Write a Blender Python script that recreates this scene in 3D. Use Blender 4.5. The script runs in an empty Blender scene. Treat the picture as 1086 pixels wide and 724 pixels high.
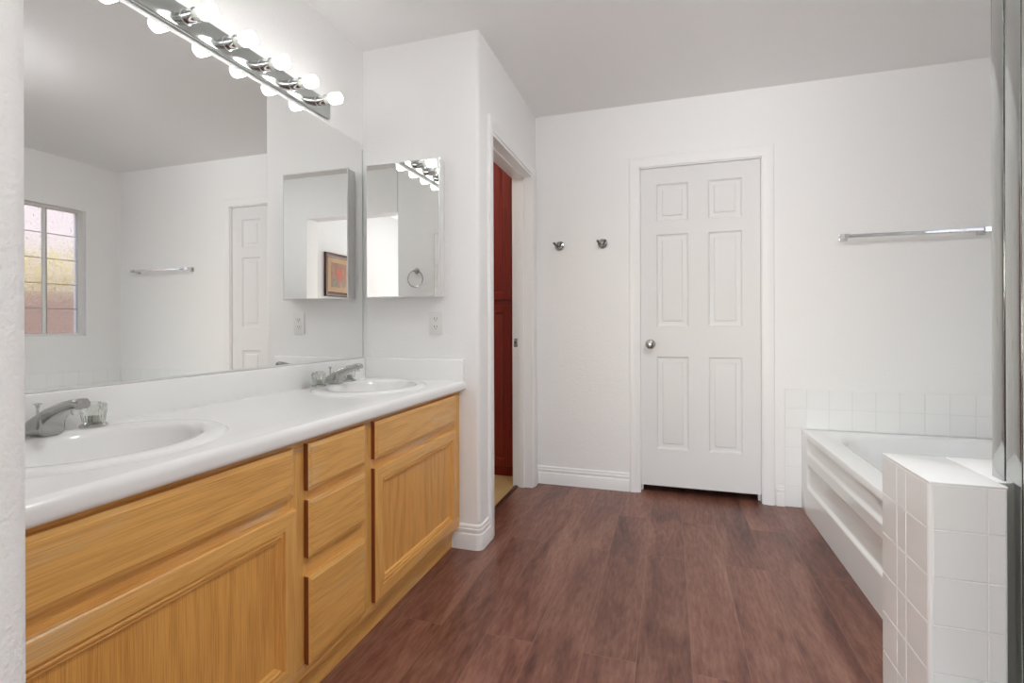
import bpy, bmesh, math, random
from mathutils import Vector, Matrix

random.seed(7)
sc = bpy.context.scene
col = sc.collection
PI = math.pi

# ------------------------------------------------------------------ camera
CAM_H = 1.066
YAW, ROLL = math.radians(17.52), math.radians(-0.195)
cam_d = bpy.data.cameras.new('camera')
cam = bpy.data.objects.new('camera', cam_d)
col.objects.link(cam)
cam_d.sensor_fit = 'HORIZONTAL'
cam_d.sensor_width = 36.0
cam_d.lens = 526.84 * 36.0 / 1086.0
cam_d.shift_y = -(362.0 - 344.34) / 1086.0
cam_d.clip_start = 0.02
_R = Vector((math.cos(YAW), math.sin(YAW), 0))
_F = Vector((-math.sin(YAW), math.cos(YAW), 0))
_U = Vector((0, 0, 1))
_R2 = _R * math.cos(ROLL) + _U * math.sin(ROLL)
_U2 = _U * math.cos(ROLL) - _R * math.sin(ROLL)
cam.matrix_world = Matrix(((_R2.x, _U2.x, -_F.x, 0), (_R2.y, _U2.y, -_F.y, 0), (_R2.z, _U2.z, -_F.z, CAM_H), (0, 0, 0, 1)))
sc.camera = cam

# ------------------------------------------------------------------ colour management, sampling
sc.view_settings.view_transform = 'Standard'
sc.view_settings.look = 'None'
sc.view_settings.gamma = 1.0
sc.view_settings.use_curve_mapping = False
EXPOSURE = 0.60
sc.view_settings.exposure = EXPOSURE
sc.cycles.use_denoising = True
sc.cycles.max_bounces = 14
sc.cycles.diffuse_bounces = 8
sc.cycles.glossy_bounces = 8
sc.cycles.transmission_bounces = 8
sc.cycles.transparent_max_bounces = 12
sc.cycles.sample_clamp_indirect = 6.0
sc.cycles.caustics_reflective = True
sc.cycles.caustics_refractive = False

# ------------------------------------------------------------------ sky and lamps
BULB_STRENGTH = 8.5
SKY = 0.55
HALL_FILL_W = 38.0
CEILING_FILL = 41.0
CLOSET_W = 3.0
w = bpy.data.worlds.new('sky')
sc.world = w
w.use_nodes = True
nt = w.node_tree
bg = nt.nodes['Background']
st = nt.nodes.new('ShaderNodeTexSky')
st.sky_type = 'NISHITA'
st.sun_disc = False
st.sun_elevation = math.radians(48)
st.sun_rotation = math.radians(200)
nt.links.new(st.outputs['Color'], bg.inputs['Color'])
bg.inputs['Strength'].default_value = SKY


def area_lamp(name, loc, direction, sx, sy, power, color=(1, 1, 1)):
    d = bpy.data.lights.new(name, 'AREA')
    d.shape = 'RECTANGLE'
    d.size, d.size_y = sx, sy
    d.energy = power
    d.color = color
    o = bpy.data.objects.new(name, d)
    o.location = loc
    o.rotation_euler = Vector(direction).to_track_quat('-Z', 'Y').to_euler()
    col.objects.link(o)
    return o


hall_lamp = area_lamp('hall_front_fill', (-0.98, -3.02, 1.0), (0.10, 1, 0.58), 2.2, 1.4, HALL_FILL_W, (0.955, 0.98, 1.0))  # unseen area lamp added in the hall to fill far wall and ceiling
hall_lamp.data.spread = math.radians(105)
area_lamp('hall_ceiling_fill', (-0.35, -1.0, 2.44), (0, 0, -1), 0.5, 0.5, 5.0, (1.0, 0.97, 0.93))  # second unseen hall lamp, added as fill through the opening
area_lamp('closet_ceiling_lamp', (-1.6, 2.85, 2.44), (0, 0, -1), 0.3, 0.3, CLOSET_W, (1.0, 0.90, 0.78))
portal = area_lamp('bathroom_window_portal', (1.93, 2.455, 1.52), (-1, 0, 0), 0.98, 1.0, 1.0)
portal.data.cycles.is_portal = True


# ------------------------------------------------------------------ materials
def srgb(r, g, b):
    def f(c):
        c /= 255.0
        return c / 12.92 if c <= 0.04045 else ((c + 0.055) / 1.055) ** 2.4
    return (f(r), f(g), f(b), 1.0)


def mat(name):
    m = bpy.data.materials.new(name)
    m.use_nodes = True
    return m, m.node_tree, m.node_tree.nodes['Principled BSDF']


def simple(name, color, rough=0.5, metal=0.0, spec=0.5, bump=None, coat=0.0):
    m, t, b = mat(name)
    b.inputs['Base Color'].default_value = color
    b.inputs['Roughness'].default_value = rough
    b.inputs['Metallic'].default_value = metal
    b.inputs['Specular IOR Level'].default_value = spec
    b.inputs['Coat Weight'].default_value = coat
    if bump:
        scale, strength, dist = bump
        tc = t.nodes.new('ShaderNodeTexCoord')
        n = t.nodes.new('ShaderNodeTexNoise')
        n.inputs['Scale'].default_value = scale
        n.inputs['Detail'].default_value = 3.0
        n.inputs['Roughness'].default_value = 0.55
        bp = t.nodes.new('ShaderNodeBump')
        bp.inputs['Strength'].default_value = strength
        bp.inputs['Distance'].default_value = dist
        t.links.new(tc.outputs['Object'], n.inputs['Vector'])
        t.links.new(n.outputs['Fac'], bp.inputs['Height'])
        t.links.new(bp.outputs['Normal'], b.inputs['Normal'])
    return m


M = {}
M['paint'] = simple('wall_paint', (0.895, 0.892, 0.885, 1), 0.62, bump=(95, 0.35, 0.004), spec=0.3)
M['ceiling'] = simple('ceiling_paint', (0.895, 0.892, 0.885, 1), 0.85, bump=(80, 0.25, 0.004), spec=0.2)
M['trim'] = simple('trim_paint', (0.885, 0.882, 0.875, 1), 0.38, spec=0.4)
M['doorpaint'] = simple('door_paint', (0.80, 0.797, 0.79, 1), 0.5, spec=0.2, bump=(160, 0.08, 0.002))
M['marble'] = simple('cultured_marble', (0.91, 0.908, 0.90, 1), 0.16, spec=0.5)
M['porcelain'] = simple('porcelain', (0.90, 0.895, 0.885, 1), 0.10, spec=0.5)
M['acrylic'] = simple('tub_acrylic', (0.912, 0.926, 0.914, 1), 0.05, spec=0.55)
M['tile'] = simple('glazed_tile', (0.912, 0.918, 0.910, 1), 0.13, spec=0.5, bump=(9, 0.05, 0.004))
M['grout'] = simple('white_grout', (0.84, 0.83, 0.81, 1), 0.8, spec=0.2)
M['greygrout'] = simple('pale_grout', (0.80, 0.80, 0.79, 1), 0.8, spec=0.2)
M['chrome'] = simple('chrome', (0.72, 0.73, 0.73, 1), 0.12, metal=1.0)
M['frame_chrome'] = simple('satin_aluminium', (0.53, 0.545, 0.53, 1), 0.14, metal=1.0)
M['plate'] = simple('light_bar_chrome', (0.50, 0.53, 0.52, 1), 0.14, metal=1.0)
M['dark_chrome'] = simple('dark_chrome', (0.16, 0.16, 0.155, 1), 0.22, metal=1.0)
M['brushed'] = simple('worn_chrome', (0.46, 0.46, 0.445, 1), 0.2, metal=1.0)
M['satin'] = simple('satin_white_metal', (0.74, 0.74, 0.73, 1), 0.35, metal=0.35)
M['mirror'] = simple('mirror_silver', (0.90, 0.905, 0.895, 1), 0.0, metal=1.0)
M['mirror_edge'] = simple('mirror_edge', (0.42, 0.44, 0.43, 1), 0.3, metal=0.6)
M['plastic'] = simple('white_plastic', (0.82, 0.81, 0.79, 1), 0.35)
M['slot'] = simple('dark_slot', (0.08, 0.08, 0.08, 1), 0.6)
M['seal'] = simple('dark_rubber_seal', (0.03, 0.028, 0.027, 1), 0.5)
M['tan'] = simple('tan_vinyl', srgb(196, 164, 112), 0.5)
M['frame_wood'] = simple('dark_picture_frame', srgb(70, 34, 20), 0.4)
M['mat_board'] = simple('mat_board', srgb(166, 138, 108), 0.8)
M['stucco'] = simple('pink_stucco', srgb(226, 200, 188), 0.9, bump=(60, 0.4, 0.01))
M['vinyl'] = simple('white_vinyl', (0.80, 0.79, 0.78, 1), 0.35)
M['bronze'] = simple('grey_muntin', srgb(168, 160, 152), 0.4)


def glass(name, color=(1, 1, 1, 1), rough=0.0, ior=1.45):
    m, t, b = mat(name)
    b.inputs['Base Color'].default_value = color
    b.inputs['Roughness'].default_value = rough
    b.inputs['IOR'].default_value = ior
    b.inputs['Transmission Weight'].default_value = 1.0
    return m


M['clear'] = glass('clear_acrylic', (0.80, 0.83, 0.78, 1), 0.08, 1.47)


def thin_glass():
    m, t, b = mat('shower_glass')
    out = t.nodes['Material Output']
    tr = t.nodes.new('ShaderNodeBsdfTransparent')
    tr.inputs['Color'].default_value = (0.90, 0.93, 0.92, 1)
    gl = t.nodes.new('ShaderNodeBsdfGlossy')
    gl.inputs['Roughness'].default_value = 0.02
    fr = t.nodes.new('ShaderNodeFresnel')
    mx = t.nodes.new('ShaderNodeMixShader')
    t.links.new(fr.outputs['Fac'], mx.inputs['Fac'])
    t.links.new(tr.outputs['BSDF'], mx.inputs[1])
    t.links.new(gl.outputs['BSDF'], mx.inputs[2])
    t.links.new(mx.outputs['Shader'], out.inputs['Surface'])
    return m


M['showerglass'] = thin_glass()


def pattern_glass():
    m, t, b = mat('patterned_glass')
    out = t.nodes['Material Output']
    tc = t.nodes.new('ShaderNodeTexCoord')
    n = t.nodes.new('ShaderNodeTexNoise')
    n.inputs['Scale'].default_value = 42
    n.inputs['Detail'].default_value = 1.0
    n.inputs['Distortion'].default_value = 0.8
    bp = t.nodes.new('ShaderNodeBump')
    bp.inputs['Strength'].default_value = 0.9
    bp.inputs['Distance'].default_value = 0.012
    rf = t.nodes.new('ShaderNodeBsdfRefraction')
    rf.inputs['IOR'].default_value = 1.25
    rf.inputs['Roughness'].default_value = 0.08
    rf.inputs['Color'].default_value = (0.97, 0.96, 0.95, 1)
    tr = t.nodes.new('ShaderNodeBsdfTransparent')
    mx = t.nodes.new('ShaderNodeMixShader')
    mx.inputs['Fac'].default_value = 0.65
    gl = t.nodes.new('ShaderNodeBsdfGlossy')
    gl.inputs['Roughness'].default_value = 0.12
    m2 = t.nodes.new('ShaderNodeMixShader')
    m2.inputs['Fac'].default_value = 0.06
    t.links.new(tc.outputs['Object'], n.inputs['Vector'])
    t.links.new(n.outputs['Fac'], bp.inputs['Height'])
    for nd in (rf, gl):
        t.links.new(bp.outputs['Normal'], nd.inputs['Normal'])
    t.links.new(tr.outputs['BSDF'], mx.inputs[1])
    t.links.new(rf.outputs['BSDF'], mx.inputs[2])
    t.links.new(mx.outputs['Shader'], m2.inputs[1])
    t.links.new(gl.outputs['BSDF'], m2.inputs[2])
    t.links.new(m2.outputs['Shader'], out.inputs['Surface'])
    return m


M['pattern'] = pattern_glass()


def emitter(name, color, strength):
    m, t, b = mat(name)
    b.inputs['Base Color'].default_value = (0.9, 0.9, 0.88, 1)
    b.inputs['Emission Color'].default_value = color
    b.inputs['Emission Strength'].default_value = strength
    return m


M['bulb'] = emitter('lit_bulb', (1.0, 0.985, 0.965, 1), BULB_STRENGTH)
M['diffuser'] = emitter('fill_diffuser', (0.955, 0.98, 1.0, 1), CEILING_FILL)  # glow of the added ceiling dome, overhead fill
M['collar'] = simple('bulb_collar', (0.82, 0.84, 0.80, 1), 0.4)


def wood(name, axis, light, dark, rough=0.38, across='z', kw=900.0, kl=7.0, coat=0.15, wear=0.0, pore=0.5, board=0.11, fig_w=0.15):
    """plain-sawn timber: grain runs along axis, parabolic cathedral figure across the board"""
    m, t, b = mat(name)
    L = t.links.new

    def math_(op, a, c=None, cl=False):
        n = t.nodes.new('ShaderNodeMath')
        n.operation = op
        n.use_clamp = cl
        for k, v in ((0, a), (1, c)):
            if v is None:
                continue
            if isinstance(v, (int, float)):
                n.inputs[k].default_value = v
            else:
                L(v, n.inputs[k])
        return n.outputs[0]

    def rng(v, f0, f1, t0, t1):
        n = t.nodes.new('ShaderNodeMapRange')
        L(v, n.inputs['Value'])
        for k, q in (('From Min', f0), ('From Max', f1), ('To Min', t0), ('To Max', t1)):
            n.inputs[k].default_value = q
        return n.outputs[0]

    tc = t.nodes.new('ShaderNodeTexCoord')
    oi = t.nodes.new('ShaderNodeObjectInfo')
    off = t.nodes.new('ShaderNodeVectorMath')
    off.operation = 'MULTIPLY_ADD'
    cmb = t.nodes.new('ShaderNodeCombineXYZ')
    for k in 'XYZ':
        L(oi.outputs['Random'], cmb.inputs[k])
    L(cmb.outputs[0], off.inputs[0])
    off.inputs[1].default_value = (3.1, 5.3, 4.7)
    L(tc.outputs['Object'], off.inputs[2])
    sep = t.nodes.new('ShaderNodeSeparateXYZ')
    L(off.outputs[0], sep.inputs[0])
    al, ac = sep.outputs[axis.upper()], sep.outputs[across.upper()]

    def noise(stretch, scale, detail, dist=0.0):
        mp = t.nodes.new('ShaderNodeMapping')
        mp.inputs['Scale'].default_value = tuple(stretch if q == axis else 1.0 for q in 'xyz')
        L(off.outputs[0], mp.inputs['Vector'])
        n = t.nodes.new('ShaderNodeTexNoise')
        n.inputs['Scale'].default_value = scale
        n.inputs['Detail'].default_value = detail
        n.inputs['Distortion'].default_value = dist
        L(mp.outputs['Vector'], n.inputs['Vector'])
        return n.outputs['Fac']

    warp = noise(0.22, 7.0, 2.0)
    acw = math_('ADD', ac, math_('MULTIPLY', warp, 0.10))
    q = math_('PINGPONG', acw, board)
    fig = math_('ADD', math_('MULTIPLY', math_('MULTIPLY', q, q), kw), math_('MULTIPLY', al, kl))
    fig = math_('ADD', fig, math_('MULTIPLY', noise(0.12, 22.0, 3.0, 0.4), 5.0))
    band = rng(math_('SINE', math_('MULTIPLY', fig, 1.7)), -1, 1, 0, 1)
    band = math_('POWER', band, 1.8)
    pores = rng(noise(0.018, 520.0, 2.0), 0.40, 0.66, 0, 1)
    streak = rng(noise(0.03, 70.0, 4.0), 0.3, 0.7, 0, 1)
    v = math_('ADD', math_('MULTIPLY', band, fig_w), math_('MULTIPLY', pores, pore * math.sqrt(0.5)))
    v = math_('ADD', v, math_('MULTIPLY', streak, 0.16), True)
    cr = t.nodes.new('ShaderNodeValToRGB')
    cr.color_ramp.elements[0].position = 0.10
    cr.color_ramp.elements[0].color = light
    cr.color_ramp.elements[1].position = 0.90
    cr.color_ramp.elements[1].color = dark
    L(v, cr.inputs['Fac'])
    last = cr.outputs['Color']
    if wear:
        wv = math_('MULTIPLY', rng(noise(0.35, 6.0, 5.0), 0.54, 0.70, 0, wear), rng(noise(0.02, 260.0, 2.0), 0.42, 0.6, 0, 1))
        mx = t.nodes.new('ShaderNodeMix')
        mx.data_type = 'RGBA'
        L(wv, mx.inputs[0])
        L(last, mx.inputs[6])
        mx.inputs[7].default_value = srgb(216, 206, 182)
        last = mx.outputs[2]
    L(last, b.inputs['Base Color'])
    b.inputs['Roughness'].default_value = rough
    b.inputs['Coat Weight'].default_value = coat
    b.inputs['Coat Roughness'].default_value = 0.3
    bp = t.nodes.new('ShaderNodeBump')
    bp.inputs['Strength'].default_value = 0.15
    bp.inputs['Distance'].default_value = 0.0008
    bp.invert = True
    L(pores, bp.inputs['Height'])
    L(bp.outputs['Normal'], b.inputs['Normal'])
    return m


OAK_L, OAK_D = srgb(238, 184, 104), srgb(190, 124, 54)
M['oak_y'] = wood('honey_oak_along', 'y', OAK_L, OAK_D, across='z', wear=0.7)
M['oak_z'] = wood('honey_oak_upright', 'z', OAK_L, OAK_D, across='y')
M['oak_edge_shade'] = simple('shaded_oak_edge', srgb(140, 74, 34), 0.5)  # darker tone puts shade into the upright edges of the fronts
M['oak_panel'] = wood('honey_oak_panel', 'z', srgb(236, 178, 96), srgb(184, 116, 46), across='y', kw=300.0, kl=4.0, board=0.18, fig_w=0.20)
M['redwood'] = wood('dark_cherry', 'z', srgb(138, 34, 12), srgb(76, 14, 4), rough=0.4, across='x', coat=0.0)


def floor_mat():
    m, t, b = mat('brown_laminate')
    L = t.links.new
    tc = t.nodes.new('ShaderNodeTexCoord')
    sp = t.nodes.new('ShaderNodeSeparateXYZ')
    L(tc.outputs['Object'], sp.inputs['Vector'])
    ax = t.nodes.new('ShaderNodeMath'); ax.operation = 'ADD'; ax.inputs[1].default_value = 0.774 + 0.168 * 20
    L(sp.outputs['X'], ax.inputs[0])
    ay = t.nodes.new('ShaderNodeMath'); ay.operation = 'ADD'; ay.inputs[1].default_value = 20.35
    L(sp.outputs['Y'], ay.inputs[0])
    cb = t.nodes.new('ShaderNodeCombineXYZ')
    L(ay.outputs[0], cb.inputs['X'])
    L(ax.outputs[0], cb.inputs['Y'])
    br = t.nodes.new('ShaderNodeTexBrick')
    br.offset = 0.37
    br.inputs['Scale'].default_value = 1.0
    br.inputs['Brick Width'].default_value = 1.22
    br.inputs['Row Height'].default_value = 0.168
    br.inputs['Mortar Size'].default_value = 0.0011
    br.inputs['Mortar Smooth'].default_value = 0.3
    br.inputs['Bias'].default_value = 0.0
    br.inputs['Color1'].default_value = (0.0, 0.0, 0.0, 1)
    br.inputs['Color2'].default_value = (1.0, 1.0, 1.0, 1)
    br.inputs['Mortar'].default_value = (0.5, 0.5, 0.5, 1)
    L(cb.outputs[0], br.inputs['Vector'])
    mp = t.nodes.new('ShaderNodeMapping')
    mp.inputs['Scale'].default_value = (1, 0.16, 1)
    L(tc.outputs['Object'], mp.inputs['Vector'])
    # shift the grain from board to board
    sh = t.nodes.new('ShaderNodeVectorMath'); sh.operation = 'MULTIPLY_ADD'
    L(br.outputs['Color'], sh.inputs[0])
    sh.inputs[1].default_value = (0.6, 1.4, 0.5)
    L(mp.outputs['Vector'], sh.inputs[2])
    n1 = t.nodes.new('ShaderNodeTexNoise')
    n1.inputs['Scale'].default_value = 80; n1.inputs['Detail'].default_value = 6; n1.inputs['Roughness'].default_value = 0.65
    L(sh.outputs[0], n1.inputs['Vector'])
    n2 = t.nodes.new('ShaderNodeTexNoise')
    n2.inputs['Scale'].default_value = 7.5; n2.inputs['Detail'].default_value = 7; n2.inputs['Roughness'].default_value = 0.6; n2.inputs['Distortion'].default_value = 0.8
    L(sh.outputs[0], n2.inputs['Vector'])
    mixn = t.nodes.new('ShaderNodeMix'); mixn.data_type = 'FLOAT'; mixn.inputs[0].default_value = 0.62
    L(n1.outputs['Fac'], mixn.inputs[2]); L(n2.outputs['Fac'], mixn.inputs[3])
    cr = t.nodes.new('ShaderNodeValToRGB')
    e = cr.color_ramp.elements
    e[0].position = 0.34; e[0].color = srgb(82, 42, 32)
    e[1].position = 0.66; e[1].color = srgb(164, 121, 103)
    mid = e.new(0.49); mid.color = srgb(128, 83, 68)
    L(mixn.outputs[0], cr.inputs['Fac'])
    tint = t.nodes.new('ShaderNodeMix'); tint.data_type = 'RGBA'; tint.blend_type = 'MULTIPLY'
    tint.inputs[0].default_value = 1.0
    tv = t.nodes.new('ShaderNodeMapRange')
    tv.inputs['To Min'].default_value = 0.80; tv.inputs['To Max'].default_value = 1.0
    L(br.outputs['Color'], tv.inputs['Value'])
    L(cr.outputs['Color'], tint.inputs[6]); L(tv.outputs[0], tint.inputs[7])
    seam = t.nodes.new('ShaderNodeMix'); seam.data_type = 'RGBA'
    sf = t.nodes.new('ShaderNodeMath'); sf.operation = 'MULTIPLY'; sf.inputs[1].default_value = 0.75
    L(br.outputs['Fac'], sf.inputs[0])
    L(sf.outputs[0], seam.inputs[0])
    L(tint.outputs[2], seam.inputs[6])
    seam.inputs[7].default_value = srgb(150, 112, 98)
    L(seam.outputs[2], b.inputs['Base Color'])
    rr = t.nodes.new('ShaderNodeMapRange')
    rr.inputs['To Min'].default_value = 0.27; rr.inputs['To Max'].default_value = 0.42
    L(n2.outputs['Fac'], rr.inputs['Value'])
    L(rr.outputs[0], b.inputs['Roughness'])
    b.inputs['Specular IOR Level'].default_value = 0.5
    bp = t.nodes.new('ShaderNodeBump')
    bp.inputs['Strength'].default_value = 0.25; bp.inputs['Distance'].default_value = 0.002
    L(mixn.outputs[0], bp.inputs['Height'])
    L(bp.outputs['Normal'], b.inputs['Normal'])
    return m


M['floor'] = floor_mat()


def block_wall_mat():
    m, t, b = mat('garden_block')
    tc = t.nodes.new('ShaderNodeTexCoord')
    sp = t.nodes.new('ShaderNodeSeparateXYZ')
    cb = t.nodes.new('ShaderNodeCombineXYZ')
    br = t.nodes.new('ShaderNodeTexBrick')
    br.inputs['Scale'].default_value = 1
    br.inputs['Brick Width'].default_value = 0.4
    br.inputs['Row Height'].default_value = 0.2
    br.inputs['Mortar Size'].default_value = 0.006
    br.inputs['Color1'].default_value = srgb(194, 158, 136)
    br.inputs['Color2'].default_value = srgb(180, 144, 124)
    br.inputs['Mortar'].default_value = srgb(160, 130, 116)
    t.links.new(tc.outputs['Object'], sp.inputs[0])
    t.links.new(sp.outputs['Y'], cb.inputs['X'])
    t.links.new(sp.outputs['Z'], cb.inputs['Y'])
    t.links.new(cb.outputs[0], br.inputs['Vector'])
    t.links.new(br.outputs['Color'], b.inputs['Base Color'])
    b.inputs['Roughness'].default_value = 0.9
    return m


M['block'] = block_wall_mat()
M['leaf'] = simple('shrub_leaf', srgb(206, 188, 62), 0.6)


def tulip_print():
    """soft red tulip shapes on a tan ground (generic flower print)"""
    m, t, b = mat('flower_print')
    L = t.links.new
    tc = t.nodes.new('ShaderNodeTexCoord')
    n = t.nodes.new('ShaderNodeTexNoise')
    n.inputs['Scale'].default_value = 11; n.inputs['Detail'].default_value = 3; n.inputs['Distortion'].default_value = 1.2
    mp = t.nodes.new('ShaderNodeMapping')
    mp.inputs['Scale'].default_value = (1, 1.5, 0.7)
    L(tc.outputs['Object'], mp.inputs['Vector'])
    L(mp.outputs['Vector'], n.inputs['Vector'])
    cr = t.nodes.new('ShaderNodeValToRGB')
    e = cr.color_ramp.elements
    e[0].position = 0.32; e[0].color = srgb(70, 62, 52)
    e[1].position = 0.72; e[1].color = srgb(158, 142, 114)
    for p, c in ((0.44, srgb(118, 104, 84)), (0.52, srgb(134, 76, 56)), (0.60, srgb(140, 98, 76))):
        k = e.new(p); k.color = c
    L(n.outputs['Fac'], cr.inputs['Fac'])
    L(cr.outputs['Color'], b.inputs['Base Color'])
    b.inputs['Roughness'].default_value = 0.5
    return m


M['print'] = tulip_print()
M['petal'] = simple('red_petal', srgb(158, 78, 58), 0.6)
M['stem'] = simple('olive_stem', srgb(98, 92, 66), 0.6)


# ------------------------------------------------------------------ mesh helpers
class MB:
    def __init__(s):
        s.bm = bmesh.new()

    def face(s, pts, mi=0):
        f = s.bm.faces.new([s.bm.verts.new(p) for p in pts])
        f.material_index = mi
        return f

    def box(s, a, b, bevel=0.0, seg=2, mi=0):
        x0, y0, z0 = [min(p, q) for p, q in zip(a, b)]
        x1, y1, z1 = [max(p, q) for p, q in zip(a, b)]
        v = [s.bm.verts.new(p) for p in ((x0, y0, z0), (x1, y0, z0), (x1, y1, z0), (x0, y1, z0), (x0, y0, z1), (x1, y0, z1), (x1, y1, z1), (x0, y1, z1))]
        fs = [s.bm.faces.new([v[i] for i in q]) for q in ((0, 3, 2, 1), (4, 5, 6, 7), (0, 1, 5, 4), (1, 2, 6, 5), (2, 3, 7, 6), (3, 0, 4, 7))]
        for f in fs:
            f.material_index = mi
        if bevel:
            es = list({e for f in fs for e in f.edges})
            bmesh.ops.bevel(s.bm, geom=es, offset=bevel, segments=seg, profile=0.5, affect='EDGES', clamp_overlap=True, material=-1)
        return s

    def loft(s, loops, closed=True, cap0=True, cap1=True, mi=0):
        rings = [[s.bm.verts.new(p) for p in lp] for lp in loops]
        n = len(rings[0])
        for a, b in zip(rings, rings[1:]):
            for i in range(n if closed else n - 1):
                j = (i + 1) % n
                f = s.bm.faces.new((a[i], a[j], b[j], b[i]))
                f.material_index = mi
        if cap0:
            s.bm.faces.new(rings[0][::-1]).material_index = mi
        if cap1:
            s.bm.faces.new(rings[-1]).material_index = mi
        return s

    def cyl(s, p0, p1, r0, r1=None, n=24, mi=0):
        return s.lathe(p0, Vector(p1) - Vector(p0), [(0, r0), ((Vector(p1) - Vector(p0)).length, r0 if r1 is None else r1)], n, mi)

    def lathe(s, origin, axis, prof, n=28, mi=0, flute=None):
        o = Vector(origin)
        ax = Vector(axis).normalized()
        u = ax.orthogonal().normalized()
        v = ax.cross(u)
        loops = []
        for h, r in prof:
            lp = []
            for i in range(n):
                a = 2 * PI * i / n
                rr = r * (1 + (flute(h) if flute else 0) * math.cos(a * (n / 4)))
                lp.append(o + ax * h + (u * math.cos(a) + v * math.sin(a)) * max(rr, 1e-5))
            loops.append(lp)
        return s.loft(loops, mi=mi)

    def tube(s, path, r, n=12, closed=False, mi=0):
        P = [Vector(p) for p in path]
        loops = []
        m = len(P)
        up = None
        for i, p in enumerate(P):
            if closed:
                d = (P[(i + 1) % m] - P[i - 1]).normalized()
            else:
                d = (P[min(i + 1, m - 1)] - P[max(i - 1, 0)]).normalized()
            if up is None:
                up = d.orthogonal().normalized()
            else:
                up = (up - d * up.dot(d)).normalized()
            sd = d.cross(up)
            loops.append([p + (up * math.cos(2 * PI * k / n) + sd * math.sin(2 * PI * k / n)) * r for k in range(n)])
        if closed:
            rings = [[s.bm.verts.new(q) for q in lp] for lp in loops]
            for i in range(m):
                a, b = rings[i], rings[(i + 1) % m]
                for k in range(n):
                    s.bm.faces.new((a[k], a[(k + 1) % n], b[(k + 1) % n], b[k])).material_index = mi
            return s
        return s.loft(loops, mi=mi)

    def prism(s, poly, z0, z1, mi=0):
        return s.loft([[(x, y, z0) for x, y in poly], [(x, y, z1) for x, y in poly]], mi=mi)

    def sweep(s, path, prof, mi=0):
        """profile (offset to the right-hand side, z) along an XY polyline with mitres"""
        P = [Vector((x, y)) for x, y in path]
        loops = []
        for i, p in enumerate(P):
            d0 = (P[i] - P[i - 1]).normalized() if i else (P[1] - P[0]).normalized()
            d1 = (P[i + 1] - P[i]).normalized() if i < len(P) - 1 else d0
            n0, n1 = Vector((d0.y, -d0.x)), Vector((d1.y, -d1.x))
            m = (n0 + n1).normalized()
            k = 1.0 / max(0.2, m.dot(n0))
            loops.append([(p.x + m.x * k * o, p.y + m.y * k * o, z) for o, z in prof])
        return s.loft(loops, mi=mi)

    def build(s, name, mats, parent=None, smooth=35, loc=None):
        bm = s.bm
        bmesh.ops.remove_doubles(bm, verts=bm.verts, dist=1e-5)
        bmesh.ops.recalc_face_normals(bm, faces=bm.faces)
        me = bpy.data.meshes.new(name)
        if loc is not None:
            bmesh.ops.translate(bm, verts=bm.verts, vec=-Vector(loc))
        bm.to_mesh(me)
        bm.free()
        for m in (mats if isinstance(mats, (list, tuple)) else [mats]):
            me.materials.append(m)
        me.polygons.foreach_set('use_smooth', [True] * len(me.polygons))
        me.set_sharp_from_angle(angle=math.radians(smooth))
        o = bpy.data.objects.new(name, me)
        col.objects.link(o)
        if loc is not None:
            o.location = loc
        if parent is not None:
            o.parent = parent
            o.matrix_parent_inverse = Matrix.Translation(-abs_loc(parent))
        return o


def abs_loc(o):
    """world offset of a parent: parts are modelled in room coordinates, only the root Empty is offset"""
    return Vector(o.location) if o.parent is None else Vector((0, 0, 0))


def tag(o, label, cat, group=None, kind=None):
    o['label'] = label
    o['category'] = cat
    if group:
        o['group'] = group
    if kind:
        o['kind'] = kind
    return o


def empty(name, loc, label, cat, group=None, kind=None):
    o = bpy.data.objects.new(name, None)
    o.empty_display_size = 0.05
    o.location = loc
    col.objects.link(o)
    return tag(o, label, cat, group, kind)


def struct(o, label, cat):
    return tag(o, label, cat, kind='structure')


def rect_rings(mb, place, rect, rings, mi_h=0, mi_v=0, mi_fill=0, ring_mi=None):
    """nested mitred rectangles: rings = [(inset, depth)...], last one filled"""
    a0, b0, a1, b1 = rect
    prev = None
    for k, (ins, d) in enumerate(rings):
        cur = [(a0 + ins, b0 + ins, d), (a1 - ins, b0 + ins, d), (a1 - ins, b1 - ins, d), (a0 + ins, b1 - ins, d)]
        if prev:
            for i in range(4):
                j = (i + 1) % 4
                mb.face([place(*prev[i]), place(*prev[j]), place(*cur[j]), place(*cur[i])], (ring_mi[k] if ring_mi and k in ring_mi and i in (1, 3) else (mi_h if i in (0, 2) else mi_v)))
        prev = cur
    mb.face([place(*p) for p in prev], mi_fill)


def arc(cx, cy, r, a0, a1, n=6):
    return [(cx + r * math.cos(math.radians(a0 + (a1 - a0) * i / n)), cy + r * math.sin(math.radians(a0 + (a1 - a0) * i / n))) for i in range(n + 1)]


def rrect(a0, b0, a1, b1, r, n=5):
    return arc(a1 - r, b1 - r, r, 0, 90, n) + arc(a0 + r, b1 - r, r, 90, 180, n) + arc(a0 + r, b0 + r, r, 180, 270, n) + arc(a1 - r, b0 + r, r, 270, 360, n)


def cut(o, cutters):
    """subtract the cutter objects for good and remove them"""
    for c in cutters:
        md = o.modifiers.new('cut', 'BOOLEAN')
        md.operation = 'DIFFERENCE'
        md.solver = 'EXACT'
        md.object = c
    dg = bpy.context.evaluated_depsgraph_get()
    dg.update()
    me = bpy.data.meshes.new_from_object(o.evaluated_get(dg))
    o.modifiers.clear()
    o.data = me
    for c in cutters:
        bpy.data.objects.remove(c, do_unlink=True)
    me.polygons.foreach_set('use_smooth', [True] * len(me.polygons))
    me.set_sharp_from_angle(angle=math.radians(35))


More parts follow.
